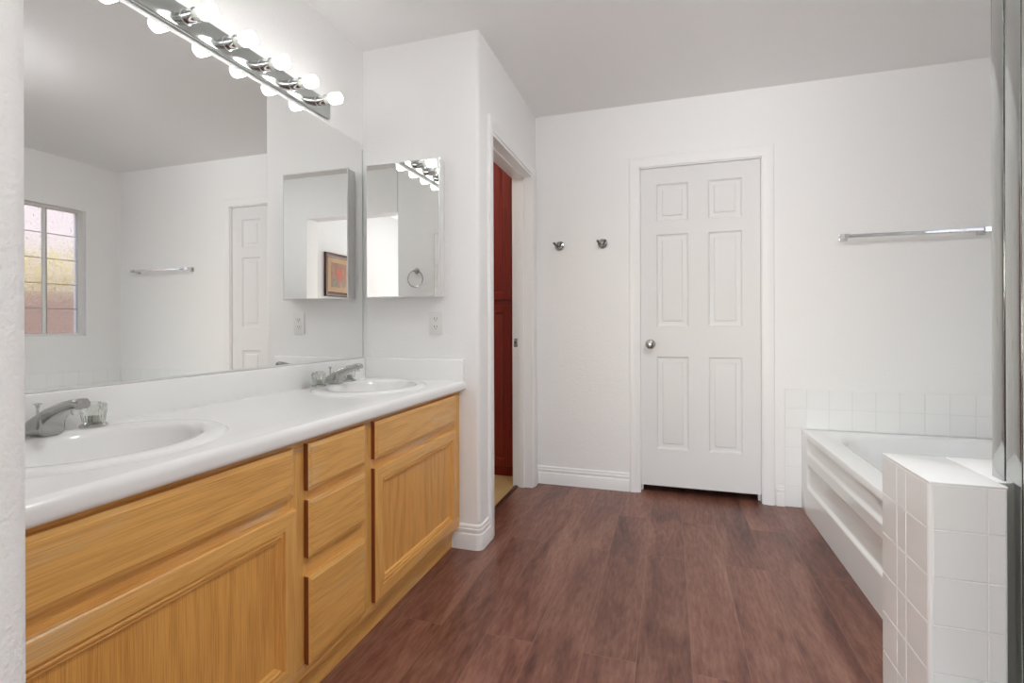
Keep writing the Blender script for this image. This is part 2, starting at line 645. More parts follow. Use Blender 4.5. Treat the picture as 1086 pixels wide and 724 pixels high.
# ------------------------------------------------------------------ dimensions (metres, camera stands at x = y = 0)
XM = -1.491       # wall behind the vanity mirror
XR = 1.813        # window wall
YN, YN0 = 0.365, 0.215   # wall with the entrance opening (two faces)
XN = -0.672       # left edge of the entrance opening
XN2 = 0.30
YE = 2.199        # wall at the far end of the vanity
XC = -0.857       # partition with the side doorway
YD = 3.258        # far wall
ZC = 2.467
WT = 0.12
YC1 = 3.95        # small room back

# ------------------------------------------------------------------ room shell
o = MB().box((XM - 0.1, -3.1, -0.08), (XR + 0.1, YD + 1.0, 0.0)).build('floor', M['floor'])
struct(o, 'reddish brown wood plank floor of the bathroom', 'floor')
# tan floor of the small side room lies 2 mm higher than the slab
o = MB().box((-2.5, 2.30, -0.02), (-0.968, YC1, 0.004)).build('floor_side_room', M['tan'])
struct(o, 'tan floor seen through the narrow side doorway', 'floor')
o = MB().box((-2.6, -3.1, ZC), (XR + 0.1, YD + 1.0, ZC + 0.1)).build('ceiling', M['ceiling'])
struct(o, 'plain white painted ceiling', 'ceiling')

o = MB().box((XM - WT, YN0, 0), (XM, YE + 0.06, ZC)).build('wall_left', M['paint'])
struct(o, 'white wall behind the long vanity mirror', 'wall')

# far wall with the opening for the panelled door
DX0, DX1, DZ = -0.180, 0.533, 2.062
mb = MB()
mb.box((XC - 0.14, YD, 0), (DX0, YD + WT, ZC))
mb.box((DX1, YD, 0), (XR + WT, YD + WT, ZC))
mb.box((DX0, YD, DZ), (DX1, YD + WT, ZC))
struct(mb.build('wall_far', M['paint']), 'white far wall holding the six panel door', 'wall')
mb = MB()
mb.box((DX0 - 0.3, YD + 0.75, 0), (DX1 + 0.3, YD + 0.8, ZC))
mb.box((DX0 - 0.3, YD + WT, 0), (DX0 - 0.25, YD + 0.75, ZC))
mb.box((DX1 + 0.25, YD + WT, 0), (DX1 + 0.3, YD + 0.75, ZC))
struct(mb.build('wall_closet', M['paint']), 'closet walls behind the six panel door', 'wall')

# partition: end wall of the vanity plus the side wall with a doorway
SY0, SY1, SZ = 2.375, 3.150, 2.050
r = 0.02
poly = [(XM - 0.02, YE)] + arc(XC - r, YE + r, r, -90, 0, 6) + [(XC, SY0), (XC - 0.13, SY0), (XC - 0.13, YE + 0.13), (XM - 0.02, YE + 0.13)]
mb = MB().prism(poly, 0, ZC)
mb.box((XC - 0.13, SY1, 0), (XC, YD, ZC))
mb.box((XC - 0.13, SY0, SZ), (XC, SY1, ZC))
struct(mb.build('wall_end', M['paint']), 'white wall at the vanity end, turning into the side doorway', 'wall')

# side room
mb = MB()
mb.box((-2.6, YE + 0.13, 0), (-2.5, YC1, ZC))
mb.box((-2.6, YC1, 0), (XC - 0.13, YC1 + 0.1, ZC))
mb.box((-2.6, YE + 0.03, 0), (XM - 0.02, YE + 0.13, ZC))
mb.box((XC - 0.13, YD + WT, 0), (XC - 0.03, YC1, ZC))
struct(mb.build('wall_side_room', M['paint']), 'plain walls of the small side room', 'wall')

# near wall with the entrance opening
r = 0.018
mb = MB()
poly = [(XM, YN0)] + arc(XN - r, YN0 + r, r, -90, 0, 5) + arc(XN - r, YN - r, r, 0, 90, 5) + [(XM, YN)]
mb.prism(poly, 0, ZC)
mb.box((XN - 0.0, YN0, 2.075), (XN2, YN, ZC))
mb.box((XN2, YN0, 0), (XR + WT, YN, ZC))
M['paint_near'] = simple('wall_paint_coarse', (0.895, 0.892, 0.885, 1), 0.62, bump=(130, 0.55, 0.004), spec=0.3)
struct(mb.build('wall_near', M['paint_near']), 'textured wall edge of the entrance opening at the near left', 'wall')

# window wall
WY0, WY1, WZ0, WZ1 = 1.925, 2.975, 0.985, 2.055
mb = MB()
mb.box((XR, YN, 0), (XR + WT, WY0, ZC))
mb.box((XR, WY1, 0), (XR + WT, YD, ZC))
mb.box((XR, WY0, 0), (XR + WT, WY1, WZ0))
mb.box((XR, WY0, WZ1), (XR + WT, WY1, ZC))
struct(mb.build('wall_right', M['paint']), 'window wall over the bathtub, seen in the mirror', 'wall')

# hall behind the camera, seen in the medicine cabinet mirrors
XH = 0.45
mb = MB()
mb.box((XH, -3.0, 0), (XH + 0.1, YN0, ZC))
mb.box((-2.5, -3.0, 0), (-2.4, YN0, ZC))
mb.box((-2.4, YN0, 0), (XM, YN0 + 0.1, ZC))
mb.box((-2.4, -3.1, 0), (-2.12, -3.0, ZC))
mb.box((0.16, -3.1, 0), (XH + 0.1, -3.0, ZC))
mb.box((-2.12, -3.1, 0), (0.16, -3.0, 0.28))
mb.box((-2.12, -3.1, 1.72), (0.16, -3.0, ZC))
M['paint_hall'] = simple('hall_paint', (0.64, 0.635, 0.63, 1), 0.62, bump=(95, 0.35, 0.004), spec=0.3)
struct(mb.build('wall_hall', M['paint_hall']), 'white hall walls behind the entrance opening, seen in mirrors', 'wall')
o = MB().box((-2.5, -3.1, -0.08), (XM - 0.1, YN0 + 0.1, 0)).build('floor_hall', M['floor'])
struct(o, 'brown plank floor of the hall', 'floor')

# ------------------------------------------------------------------ baseboards
BB = [(0, 0), (0.016, 0), (0.016, 0.070), (0.0145, 0.074), (0.0105, 0.077), (0.0105, 0.081), (0.012, 0.086), (0.0115, 0.095), (0.0075, 0.099), (0.0075, 0.103), (0.0085, 0.108), (0.006, 0.114), (0.002, 0.117), (0, 0.117)]
mb = MB().sweep([(-0.9965, YE)] + arc(XC - 0.02, YE + 0.02, 0.02, -90, 0, 6) + [(XC, 2.313)], BB)
struct(mb.build('baseboard_end', M['trim']), 'white moulded baseboard around the wall corner beside the vanity', 'baseboard')
mb = MB().sweep([(XC, 3.212), (XC, YD), (-0.244, YD)], BB)
struct(mb.build('baseboard_far', M['trim']), 'white moulded baseboard below the two hooks', 'baseboard')
mb = MB().sweep([(0.598, YD), (0.643, YD)], BB)
struct(mb.build('baseboard_right', M['trim']), 'short baseboard between the door casing and the tile', 'baseboard')


# ------------------------------------------------------------------ casings
def casing(mb, place, a0, a1, b1, wd=0.062, t=0.018):
    """U-shaped casing round an opening a0..a1 up to b1; profile steps"""
    prof = [(0.0, 0.0), (0.0, t * 0.6), (wd * 0.12, t * 0.68), (wd * 0.3, t * 0.72), (wd * 0.42, t * 0.92), (wd * 0.8, t), (wd * 0.95, t * 0.9), (wd, t * 0.7), (wd, 0.0)]
    loops = []
    for (pa, pb, da, db) in ((a0, 0.0, -1, 0), (a0, b1, -1, 1), (a1, b1, 1, 1), (a1, 0.0, 1, 0)):
        loops.append([place(pa + da * o_, pb + db * o_, d) for o_, d in prof])
    mb.loft(loops)


# far door: jamb + casing
fw = lambda a, b, d: (a, YD - d, b)
mb = MB()
casing(mb, fw, DX0 + 0.003, DX1 - 0.003, DZ - 0.001)
mb.box((DX0, YD, 0), (DX0 + 0.008, YD + WT, DZ))
mb.box((DX1 - 0.008, YD, 0), (DX1, YD + WT, DZ))
mb.box((DX0, YD, DZ - 0.008), (DX1, YD + WT, DZ))
# door stops behind the slab
mb.box((DX0 + 0.008, YD + 0.056, 0), (DX0 + 0.02, YD + 0.09, DZ - 0.008))
mb.box((DX1 - 0.02, YD + 0.056, 0), (DX1 - 0.008, YD + 0.09, DZ - 0.008))
mb.box((DX0 + 0.008, YD + 0.056, DZ - 0.02), (DX1 - 0.008, YD + 0.09, DZ - 0.008))
struct(mb.build('trim_1', M['trim']), 'white casing around the six panel door', 'door casing')

# side doorway: jamb + casing
sw = lambda a, b, d: (XC + d, a, b)
mb = MB()
casing(mb, sw, SY0, SY1, SZ)
mb.box((XC - 0.13, SY0, 0), (XC + 0.004, SY0 + 0.016, SZ))
mb.box((XC - 0.13, SY1 - 0.016, 0), (XC + 0.004, SY1, SZ))
mb.box((XC - 0.13, SY0 + 0.016, SZ - 0.016), (XC + 0.004, SY1 - 0.016, SZ))
mb.box((XC - 0.085, SY1 - 0.028, 0), (XC - 0.05, SY1 - 0.016, SZ - 0.016))
mb.box((XC - 0.085, SY0 + 0.016, SZ - 0.028), (XC - 0.05, SY1 - 0.016, SZ - 0.016))
t2 = struct(mb.build('trim_2', M['trim']), 'white casing and jamb of the side doorway', 'door casing')
mb = MB().box((XC - 0.120, SY1 - 0.018, 0.92), (XC - 0.095, SY1 - 0.016, 0.975), bevel=0.0008)
mb.box((XC - 0.113, SY1 - 0.0185, 0.94), (XC - 0.103, SY1 - 0.0178, 0.957), mi=1)
mb.build('strike_plate', [M['brushed'], M['slot']], t2)
o = MB().box((XC - 0.118, SY0 + 0.016, 0.0), (XC - 0.095, SY1 - 0.016, 0.008), bevel=0.003).build('trim_3', M['frame_wood'])
struct(o, 'dark threshold strip on the floor of the side doorway', 'threshold')

# ------------------------------------------------------------------ six panel door
door = empty('door_1', (0.5 * (DX0 + DX1), YD + 0.03, 0), 'white six panel interior door on the far wall', 'door', kind='structure')
dx0, dx1, dz0, dz1 = DX0 + 0.0095, DX1 - 0.0095, 0.047, DZ - 0.0095
YF = YD + 0.016
pl = lambda a, b, d: (a, YF - d, b)
mb = MB()
wdt = dx1 - dx0
cols = [dx0, dx0 + 0.098, dx0 + 0.287, dx0 + 0.404, dx0 + 0.593, dx1]
rows = [dz0, 0.280, 0.862, 1.052, 1.632, 1.716, 1.950, dz1]
rings = [(0, 0), (0.003, -0.006), (0.009, -0.0115), (0.014, -0.0125), (0.033, -0.0105), (0.037, -0.0045), (0.041, -0.0035)]
for i in range(5):
    for j in range(7):
        rc = (cols[i], rows[j], cols[i + 1], rows[j + 1])
        if i in (1, 3) and j in (1, 3, 5):
            rect_rings(mb, pl, rc, rings)
        else:
            mb.face([pl(rc[0], rc[1], 0), pl(rc[2], rc[1], 0), pl(rc[2], rc[3], 0), pl(rc[0], rc[3], 0)])
t_ = -0.036
for q in (((dx0, dz0), (dx1, dz0)), ((dx1, dz0), (dx1, dz1)), ((dx1, dz1), (dx0, dz1)), ((dx0, dz1), (dx0, dz0))):
    (a, b), (c, d) = q
    mb.face([pl(a, b, 0), pl(a, b, t_), pl(c, d, t_), pl(c, d, 0)])
mb.face([pl(dx0, dz0, t_), pl(dx0, dz1, t_), pl(dx1, dz1, t_), pl(dx1, dz0, t_)])
mb.build('door_panel', M['doorpaint'], door, smooth=20)
kx, kz = -0.112, 0.94
mb = MB().lathe((kx, YF, kz), (0, -1, 0), [(0, 0.030), (0.004, 0.031), (0.008, 0.027), (0.010, 0.014), (0.026, 0.012), (0.032, 0.018), (0.040, 0.0255), (0.050, 0.027), (0.058, 0.024), (0.062, 0.014), (0.0625, 0.001)], 32)
mb.build('door_knob', M['brushed'], door)


# ------------------------------------------------------------------ bathroom window (seen in the mirror)
win = empty('window_1', (XR + 0.06, 0.5 * (WY0 + WY1), WZ0), 'bathroom window of patterned square panes, seen in the mirror', 'window', kind='structure')
mb = MB()
fx0, fx1 = XR + 0.045, XR + 0.095
f_ = 0.034
wp = lambda a, b, d: (fx0 + d, a, b)
wl = []
for iy, iz, d in ((0, 0, 0.05), (0, 0, 0.0), (0.030, 0.018, 0.0), (0.034, 0.022, 0.004), (0.034, 0.022, 0.05)):
    wl.append([wp(WY0 + iy, WZ0 + iz, d), wp(WY1 - iy, WZ0 + iz, d), wp(WY1 - iy, WZ1 - iz, d), wp(WY0 + iy, WZ1 - iz, d)])
mb.loft(wl + [wl[0]], cap0=False, cap1=False)
mb.build('window_frame', M['vinyl'], win)
py0, py1, pz0, pz1 = WY0 + f_, WY1 - f_, WZ0 + 0.022, WZ1 - 0.022
nC, nR = 5, 5
mb = MB()
for i in range(1, nC):
    y = py1 - (py1 - py0) / nC * i - 0.022
    mb.box((fx0 + 0.012, y - 0.003, pz0), (fx0 + 0.018, y + 0.003, pz1))
for j in range(1, nR):
    z = pz0 + (pz1 - pz0) / nR * j
    mb.box((fx0 + 0.0125, py0, z - 0.003), (fx0 + 0.0185, py1, z + 0.003))
mb.build('window_muntins', M['bronze'], win)
MB().box((fx0 + 0.008, 2.690, pz0), (fx0 + 0.0185, 2.716, pz1), 0.001).build('sash_stile', M['vinyl'], win)
MB().box((fx0 + 0.019, py0, pz0), (fx0 + 0.024, py1, pz1)).build('window_pane', M['pattern'], win)

# outside: garden wall, shrub, neighbour's stucco
o = MB().box((3.15, 0.5, -0.2), (3.35, 6.5, 1.42)).build('garden_wall', M['block'])
struct(o, 'brown block garden wall outside the bathroom window', 'garden wall')
o = MB().box((5.6, -2.0, -0.2), (5.8, 9.0, 7.5)).build('wall_neighbour', M['stucco'])
struct(o, 'pink stucco house wall far outside the window', 'house wall')
o = MB().box((XR + WT, -0.5, -0.3), (6.0, 7.0, -0.15)).build('ground', M['block'])
struct(o, 'bare ground outside the window', 'ground')
mb = MB()
rs = random.Random(3)
for k in range(1300):
    c = Vector((3.75 + rs.uniform(-0.3, 0.3), rs.uniform(1.6, 5.6), 1.50 + rs.uniform(-0.45, 0.42)))
    a, b_ = Vector((rs.uniform(-1, 1), rs.uniform(-1, 1), rs.uniform(-1, 1))).normalized(), Vector((rs.uniform(-1, 1), rs.uniform(-1, 1), rs.uniform(-1, 1))).normalized()
    s_ = rs.uniform(0.05, 0.10)
    mb.face([c - a * s_, c - b_ * s_ * 0.4, c + a * s_, c + b_ * s_ * 0.4])
tag(mb.build('hedge_foliage', M['leaf']), 'yellow green hedge leaves blurred behind the patterned window', 'hedge', kind='stuff')

# ------------------------------------------------------------------ vanity cabinet
VX = -0.961        # face frame front
VY0, VY1 = YN + 0.002, YE - 0.003
van = empty('vanity_cabinet', (VX, 0.5 * (VY0 + VY1), 0), 'long honey oak vanity cabinet under the white countertop', 'cabinet')
mb = MB()
zf0, zf1 = 0.100, 0.7545
vy = lambda a, b, d: (VX + d, a, b)


def frame_piece(y0, z0, y1, z1, mi):
    mb.box((VX - 0.019, y0, z0), (VX, y1, z1), mi=mi)


frame_piece(VY0, 0.738 - 0.016, VY1, zf1, 0)            # top rail
frame_piece(VY0, zf0, VY1, 0.150, 0)                    # bottom rail
for y0, y1 in ((VY0, VY0 + 0.04), (1.055, 1.150), (1.385, 1.475), (VY1 - 0.09, VY1)):
    frame_piece(y0, 0.150, y1, 0.722, 1)
for y0, y1 in ((VY0 + 0.04, 1.055), (1.475, VY1 - 0.09)):
    frame_piece(y0, 0.560, y1, 0.634, 0)
for z0, z1 in ((0.570, 0.628), (0.360, 0.440)):
    frame_piece(1.150, z0, 1.385, z1, 0)
mb.build('face_frame', [M['oak_y'], M['oak_z']], van)
mb = MB()
mb.box((XM + 0.004, VY0, 0.105), (VX - 0.020, VY0 + 0.015, zf1))
mb.box((XM + 0.004, VY1 - 0.015, 0.105), (VX - 0.020, VY1, zf1))
mb.box((XM + 0.004, VY0 + 0.015, 0.105), (VX - 0.020, VY1 - 0.015, 0.12))
mb.box((XM + 0.004, VY0 + 0.015, 0.12), (XM + 0.010, VY1 - 0.015, 0.62))
mb.build('carcass', M['oak_z'], van)
MB().box((VX - 0.054, VY0, 0.0), (-0.998, VY1, 0.104)).build('toe_kick', M['oak_y'], van)


def slab_front(y0, z0, y1, z1, name):
    """drawer or false front with a routed edge"""
    mb = MB()
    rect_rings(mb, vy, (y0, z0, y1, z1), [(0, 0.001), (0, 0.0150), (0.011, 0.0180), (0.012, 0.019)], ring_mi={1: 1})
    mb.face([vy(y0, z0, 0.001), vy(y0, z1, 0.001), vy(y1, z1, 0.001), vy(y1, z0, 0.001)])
    return mb.build(name, [M['oak_y'], M['oak_edge_shade']], van, smooth=20)


def panel_front(y0, z0, y1, z1):
    mb = MB()
    rr = [(0, 0.001), (0, 0.0150), (0.003, 0.018), (0.008, 0.0190), (0.043, 0.0190), (0.0455, 0.0125), (0.0475, 0.0125), (0.0510, 0.0170), (0.0540, 0.0170), (0.0570, 0.0095), (0.0590, 0.0095), (0.0620, 0.0130), (0.0645, 0.0120), (0.067, 0.0055)]
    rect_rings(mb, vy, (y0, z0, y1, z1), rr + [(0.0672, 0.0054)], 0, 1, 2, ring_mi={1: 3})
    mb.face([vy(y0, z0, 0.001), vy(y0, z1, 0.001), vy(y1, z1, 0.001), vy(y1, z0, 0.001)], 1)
    return mb.build('cabinet_door', [M['oak_y'], M['oak_z'], M['oak_panel'], M['oak_edge_shade']], van, smooth=12)


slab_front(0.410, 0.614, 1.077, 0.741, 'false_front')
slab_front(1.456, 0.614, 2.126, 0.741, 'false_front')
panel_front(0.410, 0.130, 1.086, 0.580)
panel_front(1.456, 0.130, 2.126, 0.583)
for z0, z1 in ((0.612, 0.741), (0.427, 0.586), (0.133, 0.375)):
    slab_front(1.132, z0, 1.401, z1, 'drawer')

# ------------------------------------------------------------------ countertop
CZ0, CZ1, CXF = 0.756, 0.800, -0.926
SINKS = ((-1.215, 0.782), (-1.215, 1.846))
SA, SB = 0.270, 0.222          # half length along the wall, half depth
ct = MB()
prof = [(XM + 0.001, CZ0), (CXF - 0.012, CZ0)] + [(x, z) for x, z in arc(CXF - 0.012, CZ0 + 0.012, 0.012, -90, 0, 4)][1:] + arc(CXF - 0.018, CZ1 - 0.018, 0.018, 0, 90, 6) + [(XM + 0.001, CZ1)]
ct.loft([[(x, YN + 0.001, z) for x, z in prof], [(x, YE - 0.001, z) for x, z in prof]])
top = ct.build('vanity_countertop', M['marble'])
tag(top, 'glossy white vanity countertop with backsplash, holding two oval sinks', 'countertop')


def ell(cx, cy, a, b, z, n=72, p=2.0):
    out = []
    for i in range(n):
        t = 2 * PI * i / n
        c, s_ = math.cos(t), math.sin(t)
        out.append((cx + b * math.copysign(abs(c) ** (2 / p), c), cy + a * math.copysign(abs(s_) ** (2 / p), s_), z))
    return out


cs = [MB().loft([ell(cx, cy, SA - 0.025, SB - 0.025, 0.70), ell(cx, cy, SA - 0.025, SB - 0.025, 0.85)]).build('cutter', M['marble']) for cx, cy in SINKS]
cut(top, cs)
MB().box((XM + 0.001, YN + 0.001, CZ1 - 0.005), (XM + 0.021, YE - 0.001, 0.902), 0.004, 3).build('backsplash', M['marble'], top)
MB().box((XM + 0.022, YE - 0.020, CZ1 - 0.005), (-0.932, YE - 0.001, 0.902), 0.004, 3).build('side_splash', M['marble'], top)
MB().box((XM + 0.022, YN + 0.001, CZ1 - 0.005), (-0.932, YN + 0.020, 0.902), 0.004, 3).build('side_splash', M['marble'], top)


# ------------------------------------------------------------------ sinks
def sink(cx, cy, label):
    root = empty('oval_sink', (cx, cy, CZ1), label, 'sink', 'oval drop-in sinks')
    bcx = cx + 0.012
    L = [ell(cx, cy, SA - 0.03, SB - 0.03, CZ1 + 0.0006), ell(cx, cy, SA + 0.002, SB + 0.002, CZ1 + 0.0004), ell(cx, cy, SA, SB, CZ1 + 0.0022), ell(cx, cy, SA - 0.004, SB - 0.004, CZ1 + 0.0058), ell(cx, cy, SA - 0.010, SB - 0.010, CZ1 + 0.0088), ell(cx, cy, SA - 0.018, SB - 0.018, CZ1 + 0.0106), ell(cx, cy, SA - 0.026, SB - 0.026, CZ1 + 0.0113)]
    a, b = 0.205, 0.166
    L += [ell(bcx, cy, a + 0.018, b + 0.016, CZ1 + 0.0112), ell(bcx, cy, a + 0.009, b + 0.008, CZ1 + 0.0098), ell(bcx, cy, a + 0.002, b + 0.002, CZ1 + 0.0062), ell(bcx, cy, a - 0.003, b - 0.003, CZ1 + 0.0), ell(bcx, cy, a - 0.006, b - 0.006, CZ1 - 0.010)]
    for k, dz in ((0.93, 0.03), (0.86, 0.06), (0.74, 0.095), (0.55, 0.122), (0.32, 0.136), (0.12, 0.141)):
        L.append(ell(bcx, cy, a * k, b * k, CZ1 - dz))
    MB().loft(L, cap0=False, cap1=True).build('basin', M['porcelain'], root, smooth=50)
    MB().lathe((bcx, cy, CZ1 - 0.1405), (0, 0, 1), [(0, 0.021), (0.002, 0.022), (0.003, 0.019), (0.002, 0.015), (0.006, 0.013), (0.007, 0.001)], 24).build('drain', M['chrome'], root)
    return root


sink(*SINKS[0], 'white oval sink at the near end of the countertop')
sink(*SINKS[1], 'white oval sink near the end wall under the small mirrored cabinet')


# ------------------------------------------------------------------ faucets
def faucet(cx, cy, label):
    z = CZ1 + 0.0113
    bx = cx - 0.235                     # back of the body
    root = empty('sink_faucet', (bx + 0.04, cy, z), label, 'faucet', 'two handle faucets')
    # side profile of the cast body: upper line and lower line, blended into rounded cross sections
    sta = [(-0.002, 0.010, 0.000, 0.0265), (0.010, 0.022, 0.000, 0.0280), (0.028, 0.036, 0.000, 0.0280), (0.048, 0.049, 0.000, 0.0275), (0.064, 0.058, 0.000, 0.0265), (0.078, 0.065, 0.000, 0.0255),
           (0.0795, 0.066, 0.009, 0.0240), (0.083, 0.0675, 0.020, 0.0225), (0.092, 0.071, 0.032, 0.0200), (0.106, 0.076, 0.044, 0.0180), (0.130, 0.083, 0.056, 0.0165), (0.158, 0.0890, 0.0645, 0.0155), (0.178, 0.0905, 0.067, 0.0150), (0.186, 0.086, 0.070, 0.0130)]
    mb = MB()
    loops = []
    for x, h1, h0, w_ in sta:
        zc1, hz = 0.5 * (h1 + h0), 0.5 * (h1 - h0)
        lp_s = []
        for i in range(24):
            t = 2 * PI * i / 24
            c, q = math.cos(t), math.sin(t)
            pw = 0.62 if q > 0 else 0.30
            lp_s.append((bx + x, cy + w_ * math.copysign(abs(c) ** 0.55, c), z + zc1 + hz * math.copysign(abs(q) ** pw, q)))
        loops.append(lp_s)
    mb.loft(loops)
    mb.build('spout', M['brushed'], root, smooth=50)
    MB().lathe((bx + 0.166, cy, z + 0.070), (0, 0, -1), [(0, 0.0125), (0.012, 0.0125), (0.016, 0.0115), (0.0165, 0.009), (0.014, 0.001)], 20).build('aerator', M['chrome'], root)
    MB().lathe((bx + 0.026, cy, z + 0.036), (0, 0, 1), [(0, 0.0028), (0.024, 0.0028), (0.026, 0.0035), (0.032, 0.005), (0.034, 0.0085), (0.0365, 0.0085), (0.038, 0.001)], 16).build('lift_rod', M['chrome'], root)
    for s_ in (-1, 1):
        hx, hy = bx + 0.050, cy + s_ * 0.105
        h = MB().lathe((hx, hy, z - 0.0005), (0, 0, 1), [(0, 0.029), (0.004, 0.0295), (0.008, 0.026), (0.0095, 0.018), (0.014, 0.012), (0.030, 0.011), (0.0305, 0.001)], 28).build('handle', M['brushed'], root)
        MB().lathe((hx, hy, z + 0.0115), (0, 0, 1), [(0, 0.018), (0.001, 0.0225), (0.012, 0.0240), (0.028, 0.0265), (0.040, 0.0275), (0.047, 0.0245), (0.050, 0.017), (0.0505, 0.001)], 64, flute=lambda q: 0.045 if 0.0005 < q < 0.045 else 0.0).build('acrylic_knob', M['clear'], h, smooth=40)
    return root


faucet(*SINKS[0], 'worn chrome faucet with clear knobs on the near sink')
faucet(*SINKS[1], 'worn chrome faucet with clear knobs on the sink by the end wall')

# ------------------------------------------------------------------ wall mirror
MY0, MY1, MZ0, MZ1 = YN + 0.004, 2.182, 0.9035, 1.989
mir = empty('wall_mirror', (XM, 1.27, MZ0), 'large frameless wall mirror along the whole vanity', 'mirror')
poly = [(MY0, MZ0), (MY1, MZ0)] + arc(MY1 - 0.03, MZ1 - 0.03, 0.03, 0, 90, 6) + [(MY0, MZ1)]
MB().loft([[(XM + 0.0005, y, z) for y, z in poly], [(XM + 0.0055, y, z) for y, z in poly]]).build('mirror_glass', M['mirror'], mir, smooth=20)
mb = MB().box((XM + 0.0005, MY1 + 0.0002, MZ0), (XM + 0.0065, MY1 + 0.0032, MZ1 - 0.03))
mb.build('edge_strip', M['mirror_edge'], mir)
MB().box((XM + 0.0057, MY0, MZ0 - 0.001), (XM + 0.0085, MY1, MZ0 + 0.005), 0.0008).build('bottom_channel', M['satin'], mir)

# ------------------------------------------------------------------ vanity light
LY0, LY1, LZ0, LZ1 = 0.628, 1.922, 2.009, 2.091
LXF = XM + 0.017
bar = empty('vanity_light', (XM, 1.27, 2.04), 'chrome strip light with a row of lit bulbs above the mirror', 'light fixture')
MB().box((XM + 0.0005, LY0, LZ0), (LXF, LY1, LZ1), 0.005, 3).build('backplate', M['plate'], bar)
soc_src = blb_src = None
for k in range(8):
    y = 1.834 - 0.1572 * k
    z = 2.055
    s_ = MB().lathe((LXF - 0.001, y, z), (1, 0, 0), [(0, 0.0235), (0.002, 0.0235), (0.003, 0.0205), (0.018, 0.0205), (0.0185, 0.0212), (0.021, 0.0212), (0.0215, 0.0205), (0.042, 0.0205), (0.044, 0.0225), (0.046, 0.0225), (0.0465, 0.019), (0.042, 0.017), (0.041, 0.001)], 28).build('socket', M['chrome'], bar)
    MB().lathe((LXF + 0.038, y, z), (1, 0, 0), [(0, 0.010), (0.004, 0.0165), (0.026, 0.0195), (0.0285, 0.0185), (0.0290, 0.012)], 24).build('bulb_collar', M['collar'], s_)
    MB().lathe((LXF + 0.0662, y, z), (1, 0, 0), [(0, 0.014), (0.0015, 0.0190), (0.005, 0.0222), (0.010, 0.0236), (0.040, 0.0238), (0.0465, 0.0226), (0.0505, 0.0185), (0.0520, 0.012), (0.0522, 0.001)], 28).build('bulb', M['bulb'], s_)


# ------------------------------------------------------------------ medicine cabinets
def cabinet(x0, x1, yw, sgn, z0, z1, label):
    """sgn -1: on a wall facing the camera, +1: on the near wall"""
    root = empty('medicine_cabinet', (0.5 * (x0 + x1), yw, z0), label, 'medicine cabinet', 'mirrored medicine cabinets')
    d0, d1, d2 = 0.001, 0.052, 0.064
    MB().box((x0 + 0.004, yw + sgn * d0, z0 + 0.004), (x1 - 0.004, yw + sgn * d1, z1 - 0.004), 0.002).build('cabinet_body', M['vinyl'], root)
    mb = MB()
    pl_ = lambda a, b, d: (a, yw + sgn * d, b)
    rect_rings(mb, pl_, (x0, z0, x1, z1), [(0, d1 + 0.0005), (0, d2 - 0.002), (0.002, d2), (0.006, d2), (0.0065, d2 - 0.0015)])
    mb.face([pl_(x0, z0, d1 + 0.0005), pl_(x0, z1, d1 + 0.0005), pl_(x1, z1, d1 + 0.0005), pl_(x1, z0, d1 + 0.0005)])
    dr = mb.build('cabinet_door', M['satin'], root, smooth=20)
    mb = MB()
    mb.box((x0 + 0.0065, yw + sgn * (d2 - 0.0013), z0 + 0.0065), (x1 - 0.0065, yw + sgn * (d2 - 0.0003), z1 - 0.0065))
    mb.build('mirror_pane', M['mirror'], dr, smooth=20)
    return root


cabinet(-1.434, -1.030, YE, -1, 1.200, 1.862, 'small mirrored medicine cabinet on the end wall above the outlet')
cabinet(-1.470, -1.060, YN, 1, 1.200, 1.846, 'mirrored medicine cabinet on the near wall, seen only in reflection')

# ------------------------------------------------------------------ outlet
out = empty('wall_outlet', (-1.081, YE, 1.076), 'white duplex electrical outlet below the small mirrored cabinet', 'electrical outlet')
MB().box((-1.116, YE - 0.006, 1.018), (-1.046, YE - 0.0005, 1.134), 0.0025, 2).build('cover_plate', M['plastic'], out)
for zc_ in (1.0565, 1.0955):
    mb = MB()
    pts = rrect(-1.098, zc_ - 0.0145, -1.064, zc_ + 0.0145, 0.010)
    mb.loft([[(x, YE - 0.0058, z) for x, z in pts], [(x, YE - 0.0078, z) for x, z in pts]])
    rc = mb.build('receptacle', M['plastic'], out)
    mb = MB()
    mb.box((-1.0895, YE - 0.0084, zc_ - 0.002), (-1.0870, YE - 0.0076, zc_ + 0.008))
    mb.box((-1.0755, YE - 0.0084, zc_ - 0.001), (-1.0730, YE - 0.0076, zc_ + 0.007))
    mb.lathe((-1.081, YE - 0.0076, zc_ - 0.0075), (0, -1, 0), [(0, 0.0024), (0.0008, 0.0024)], 12)
    mb.build('slots', M['slot'], rc)


# ------------------------------------------------------------------ robe hooks
def hook(x, z, label):
    root = empty('robe_hook', (x, YD, z), label, 'hook', 'robe hooks on the far wall')
    MB().lathe((x, YD - 0.0003, z), (0, -1, 0), [(0, 0.032), (0.004, 0.0325), (0.010, 0.029), (0.014, 0.019), (0.026, 0.014), (0.0265, 0.001)], 28).build('mount', M['brushed'], root)
    for s_ in (-1, 1):
        p = [(x + s_ * 0.004, YD - 0.016, z - 0.008), (x + s_ * 0.009, YD - 0.036, z - 0.008), (x + s_ * 0.016, YD - 0.052, z - 0.003), (x + s_ * 0.0215, YD - 0.058, z + 0.007)]
        mb = MB().tube(p, 0.0055, 12)
        mb.lathe(p[-1], (Vector(p[-1]) - Vector(p[-2])), [(-0.002, 0.005), (0.001, 0.0082), (0.007, 0.0086), (0.012, 0.0055), (0.013, 0.001)], 16)
        mb.build('prong', M['dark_chrome'], root, smooth=50)


hook(-0.693, 1.589, 'chrome double robe hook nearest the side doorway')
hook(-0.409, 1.590, 'chrome double robe hook nearest the six panel door')

